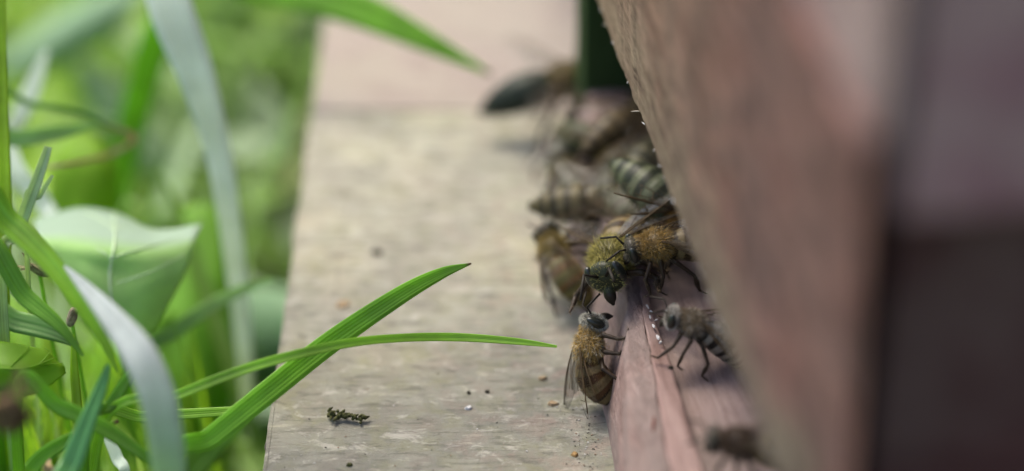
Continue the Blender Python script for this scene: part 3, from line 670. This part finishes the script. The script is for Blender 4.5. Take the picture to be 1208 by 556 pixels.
def leaf(label, rows, m, mid=None, group='broad leaves beside the landing board', midm=None):
    root = empty('broad_leaf'); tag(root, label, 'leaf', group)
    P = [[tuple(D(x, y, d)) for x, y, d in r] for r in rows]
    c = Vector(P[-1][len(P[-1])//2]); root.location = (c.x, c.y, GROUND)
    off = Vector(root.location)
    o, g = sheet('leaf_blade', [[tuple(Vector(q)-off) for q in r] for r in P], m, root)
    nr, nc = len(g), len(g[0]); k = nc//2
    pth = [Vector(g[i][k])-Vector((0, .0, -.02)) for i in range(nr)]
    vs, fs = tube_geo(pth, [.010+.02*i/nr for i in range(nr)], 6); b = midm or m
    mk('midrib', vs, fs, b, root)
    vv, vf = [], []
    for i in range(3, nr-3, 5):
        for sg in (1, -1):
            pts = [Vector(g[max(0, i-q)][k+sg*int(q*(k-1)/5)])+Vector((0, 0, .015)) for q in range(6)]
            a, b_ = tube_geo(pts, [.012-.0015*q for q in range(6)], 5, len(vv)); vv += a; vf += b_
    if vv: mk('vein', vv, vf, b, root)
    e = pth[-1]; st = catmull([tuple(e), tuple(e*.6+Vector((0, .1, 0))), (0, 0, 0)], 8)
    vs, fs = tube_geo([Vector(q) for q in st], [.05]*len(st), 7); mk('stalk', vs, fs, G['mid'], root)
    return root
leaf('broad leaf with folded top edge painted whitish for sky sheen, behind the arching blade',
     [[(40, 262, 33), (90, 247, 33.2), (135, 251, 33.2), (185, 272, 33), (238, 267, 32.8)],
      [(45, 280, 32.0), (90, 284, 31.8), (135, 288, 31.7), (182, 290, 31.9), (230, 284, 32.2)],
      [(58, 305, 31.8), (95, 312, 31.6), (130, 320, 31.6), (178, 322, 31.7), (222, 312, 32)],
      [(80, 340, 31.8), (108, 350, 31.6), (132, 358, 31.6), (170, 356, 31.7), (205, 345, 32)],
      [(120, 395, 31.9), (133, 400, 31.8), (145, 402, 31.8), (162, 398, 31.8), (180, 388, 32)]],
     leafmat('leaf_pale_green', (.44, .68, .26), rough=.7, trans=.5, var=.12, pale=((.44, .57, .47), .32, .20)), midm=leafmat('leaf_vein_pale', (.60, .76, .48), trans=.2))  # pale band: sky reflection painted along the folded top edge
leaf('glowing yellow-green leaf behind the short cut blade',
     [[(84, 160, 36.5), (92, 158, 36.5), (100, 158, 36.5), (108, 160, 36.5), (116, 166, 36.5)],
      [(60, 195, 36.2), (80, 190, 36.0), (100, 188, 36), (120, 190, 36), (137, 200, 36.2)],
      [(58, 250, 36), (80, 246, 36.0), (100, 245, 35.9), (120, 246, 36), (137, 250, 36.2)],
      [(62, 300, 36.2), (82, 300, 36), (100, 300, 36), (118, 300, 36), (132, 300, 36.2)]],
     leafmat('leaf_yellow', (.26, .46, .02), rough=.6, trans=.6, var=.1))
leaf('tall fresh green leaf between the pale folded leaf and the blue-grey blade',
     [[(214, 250, 36.5), (226, 244, 36.5), (240, 240, 36.5), (252, 244, 36.5), (262, 252, 36.5)],
      [(205, 330, 36.2), (222, 330, 36.0), (238, 330, 36.0), (256, 328, 36.0), (272, 330, 36.2)],
      [(170, 400, 36.0), (198, 402, 35.8), (224, 404, 35.7), (250, 402, 35.8), (276, 400, 36.0)],
      [(160, 480, 36.0), (195, 480, 35.8), (222, 482, 35.7), (250, 480, 35.8), (272, 478, 36.0)],
      [(180, 580, 36.5), (198, 580, 36.4), (222, 580, 36.4), (240, 580, 36.4), (256, 578, 36.5)]],
     leafmat('leaf_fresh', (.20, .44, .03), rough=.6, trans=.5, var=.1))
leaf('yellow-green leaf cut by the left edge low down',
     [[(78, 440, 29.8), (74, 430, 29.8), (66, 424, 29.8), (60, 416, 29.8), (50, 410, 29.8)],
      [(40, 466, 29.6), (36, 450, 29.6), (30, 436, 29.5), (26, 420, 29.6), (22, 406, 29.7)],
      [(-10, 470, 29.6), (-10, 452, 29.6), (-12, 436, 29.5), (-14, 418, 29.6), (-14, 402, 29.7)],
      [(-60, 470, 29.8), (-60, 452, 29.8), (-60, 436, 29.8), (-60, 418, 29.8), (-60, 402, 29.8)]],
     leafmat('leaf_yellow2', (.24, .46, .02), rough=.5, trans=.5, var=.1))
# background leaves, far out of focus; each a leaf on its own
bgl = [
 (120, 500, 36, 2.0, 1.6, 60, (.24, .50, .03), 'bright green blurred leaf deep behind the corner tangle'),
 (40, 430, 36, 1.8, 1.5, -40, (.26, .50, .05), 'bright blurred leaf behind the straps near the left edge'),
 (85, 40, 44, 1.6, .9, 30, (.26, .42, .24), 'pale blurred leaf in the upper left of the backdrop'),
 (175, 175, 44, 2.2, .9, -50, (.26, .40, .20), 'pale slanting blurred leaf left of the tall blue-grey blade'),
 (325, 95, 50, 2.2, 1.0, 50, (.26, .38, .18), 'pale blurred leaf between the blue-grey blade and the board'),
 (322, 225, 46, 1.2, .8, 80, (.24, .40, .22), 'pale blue-green blurred leaf close to the board edge'),
 (318, 400, 39, .9, 1.7, 10, (.20, .36, .18), 'pale upright blurred leaf by the board below the middle'),
 (90, 110, 48, 1.2, .8, 10, (.26, .44, .04), 'yellow-green blurred leaf in the upper left'),
 (285, 500, 38, .7, .9, 10, (.24, .36, .22), 'blurred pale leaf low beside the board'),
]
for px, py, d, a, b, an, c, lab in bgl:
    cs, sn = math.cos(R(an)), math.sin(R(an)); k = F/d
    def q(u, v):
        x, y = a*u*k, b*.5*v*k*(1-u*u)**.5 if abs(u) < 1 else 0
        return (px+x*cs-y*sn, py-(x*sn+y*cs), d+.4*v*v-.3*u)
    leaf(lab, [[q(u, v) for v in (-1, -.5, 0, .5, 1)] for u in (.97, .6, .1, -.5, -.93)], leafmat('leaf_far', c, rough=.6, trans=.3, var=.1), group='leaves in the blurred backdrop')
# withered bits
def lump(name, px, py, d, r, m, label, cat, tilt=0, n_=10):
    """a withered head: ragged scales round a short core, on a thin stem down to the ground"""
    rd = random.Random(px); p0 = D(px, py, d); root = empty(name, (p0.x, p0.y, GROUND)); tag(root, label, cat)
    off = Vector((0, 0, p0.z-GROUND)); rt = Matrix.Rotation(R(tilt), 3, 'Y')
    g = ell((0, 0, 0), tuple(x*.7 for x in r), 16, 10); vs = [off+rt @ (v*(1+.5*noise.noise(v*5+Vector((px, 0, 0))))) for v in g[0]]
    mk('head', vs, g[1], m, root)
    for k in range(n_):
        a = rd.uniform(0, 6.28); u = rd.uniform(-.6, .9)
        q = Vector((r[0]*.5*math.cos(a), r[1]*.5*math.sin(a), r[2]*u*.7)); e = q+Vector((r[0]*.6*math.cos(a), r[1]*.6*math.sin(a), r[2]*rd.uniform(.3, .9)))
        strap('scale', [(off+rt @ q, r[0]*.5), (off+rt @ ((q+e)/2), r[0]*.55), (off+rt @ e, .01)], m, parent=root, n=3, fold=.4)
    st = catmull([(0, 0, off.z-r[2]*.3), (.15, .1, off.z*.5), (0, 0, 0)], 8)
    vs, fs = tube_geo([Vector(q) for q in st], [.028]*len(st), 6); mk('stem', vs, fs, G['mid'], root)
lump('withered_flower', 10, 488, 26.0, (.26, .24, .40), plain('withered_brown', (.11, .075, .04), .9, .5, 8), 'blurred brown withered flower head at the left edge', 'flower', 10)
lump('seed_bud', 58, 555, 28.9, (.13, .10, .09), plain('tan_bud', (.42, .31, .16), .6, .3, 10), 'small tan bud peeping in at the bottom left', 'bud', 60, 5)
lump('withered_bud', 46, 318, 30.4, (.10, .09, .24), plain('bud_grey', (.18, .18, .09), .8, .4, 10), 'greyish withered bud by the dark leaning blade', 'bud', -60, 7)
lump('withered_bud', 84, 374, 30.3, (.09, .08, .20), plain('bud_pinkish', (.24, .20, .14), .8, .4, 10), 'pinkish withered bud above the corner tangle', 'bud', 20, 7)

# undergrowth: leaves and grass nobody could count
def undergrowth(n, seed):
    rd = random.Random(seed); vs, fs, cc = [], [], []
    while n > 0:
        y = rd.uniform(8, 130)**1.0; x = rd.uniform(-45, 32)
        if x > -3.4 and y < 56: continue
        if rd.random() > 1.25-y/130: continue
        if y < 24 and x > -3.4-(24-y)*.02 and x > -3.3: continue
        n -= 1
        nz = noise.noise(Vector((x*.16, y*.16, 3))); nz2 = noise.noise(Vector((x*.35, y*.35, 8)))
        z = GROUND+.3+rd.random()**1.5*(3.4 if y < 45 else 4.5)
        if -3.7 < x < 8: z = min(z, -2.8)
        kd = rd.random()
        if nz2 > .28: c = (.36, .50, .28)
        elif nz > .12: c = (.30, .50, .05)
        elif nz < -.28: c = (.20, .35, .06)
        elif nz2 < -.38: c = (.15, .11, .07)
        else: c = (.24, .42, .08)
        k = rd.uniform(.7, 1.25); c = tuple(q*k for q in c)
        az = rd.uniform(0, 6.28); tilt = rd.uniform(-.2, 1.0)
        d = Vector((math.cos(az)*math.cos(tilt), math.sin(az)*math.cos(tilt), math.sin(tilt)))
        if kd < .55: L, wd = rd.uniform(1.2, 3.0), rd.uniform(.7, 1.4)
        else: L, wd = rd.uniform(3, 6), rd.uniform(.18, .4)
        s = d.cross(Vector((0, 0, 1))).normalized(); up = s.cross(d); p = Vector((x, y, z)); b = len(vs)
        if x < -3.2 and p.x+d.x*L > -3.3 and y < 55: d.x = -abs(d.x); 
        vs += [p, p+d*L*.35+s*wd*.5+up*.1, p+d*L*.4, p+d*L*.35-s*wd*.5+up*.1, p+d*L*.75+s*wd*.35-up*.1, p+d*L*.72-up*.12, p+d*L*.75-s*wd*.35-up*.1, p+d*L-up*.3]
        fs += [(b, b+1, b+2), (b, b+2, b+3), (b+1, b+4, b+5, b+2), (b+2, b+5, b+6, b+3), (b+4, b+7, b+5), (b+5, b+7, b+6)]
        cc += [(*c, 1)]*8
    return vs, fs, cc
vs, fs, cc = undergrowth(17000, 5)
tag(mk('undergrowth', vs, fs, leafmat('undergrowth_leaf', (.1, .2, .03), vcol=True, trans=.35, rough=.5), cols=cc), 'blurred green undergrowth of grass and weeds on the ground beside the board', 'undergrowth', kind='stuff')

# a tuft of fine grass stems low in the corner, too many to count
def tuft(n, seed):
    rd = random.Random(seed); V, Fc, C_ = [], [], []
    for _ in range(n):
        px, py, d = rd.uniform(-60, 230), rd.uniform(370, 620), rd.uniform(31, 37)
        tip = D(px, py, d); b = Vector((tip.x+rd.gauss(0, 1.0), tip.y+rd.gauss(.3, 1.0), GROUND))
        if max(tip.x, b.x) > -3.5: continue
        mid = (b*.4+tip*.6)+Vector((rd.gauss(0, .3), rd.gauss(0, .3), rd.uniform(.4, 1.4)))
        P = catmull([tuple(b), tuple((b+mid)/2+Vector((0, 0, .3))), tuple(mid), tuple(tip)], 4); w_ = rd.uniform(.05, .16); k0 = len(V)
        s_ = Matrix.Rotation(rd.uniform(-.7, .7), 3, 'Z') @ Vector((1, 0, 0)); c = rd.choice([(.24, .46, .05), (.30, .52, .04), (.20, .40, .06), (.34, .52, .16), (.26, .50, .03)])
        for i, q in enumerate(P):
            u = i/(len(P)-1); ww = w_*(1-u**3)+.004; q = Vector(q)
            V += [q-s_*ww*.5, q+Vector((0, -.02, -.02)), q+s_*ww*.5]; C_ += [(*c, 1)]*3
        for i in range(len(P)-1):
            a = k0+i*3; Fc.extend([(a, a+1, a+4, a+3), (a+1, a+2, a+5, a+4)])
    return V, Fc, C_
V, Fc, C_ = tuft(420, 12)
tag(mk('fine_grass', V, Fc, leafmat('fine_grass_leaf', (.2, .4, .05), vcol=True, trans=.5, rough=.5), cols=C_), 'tangle of fine yellow-green grass stems low in the left corner', 'grass', kind='stuff')
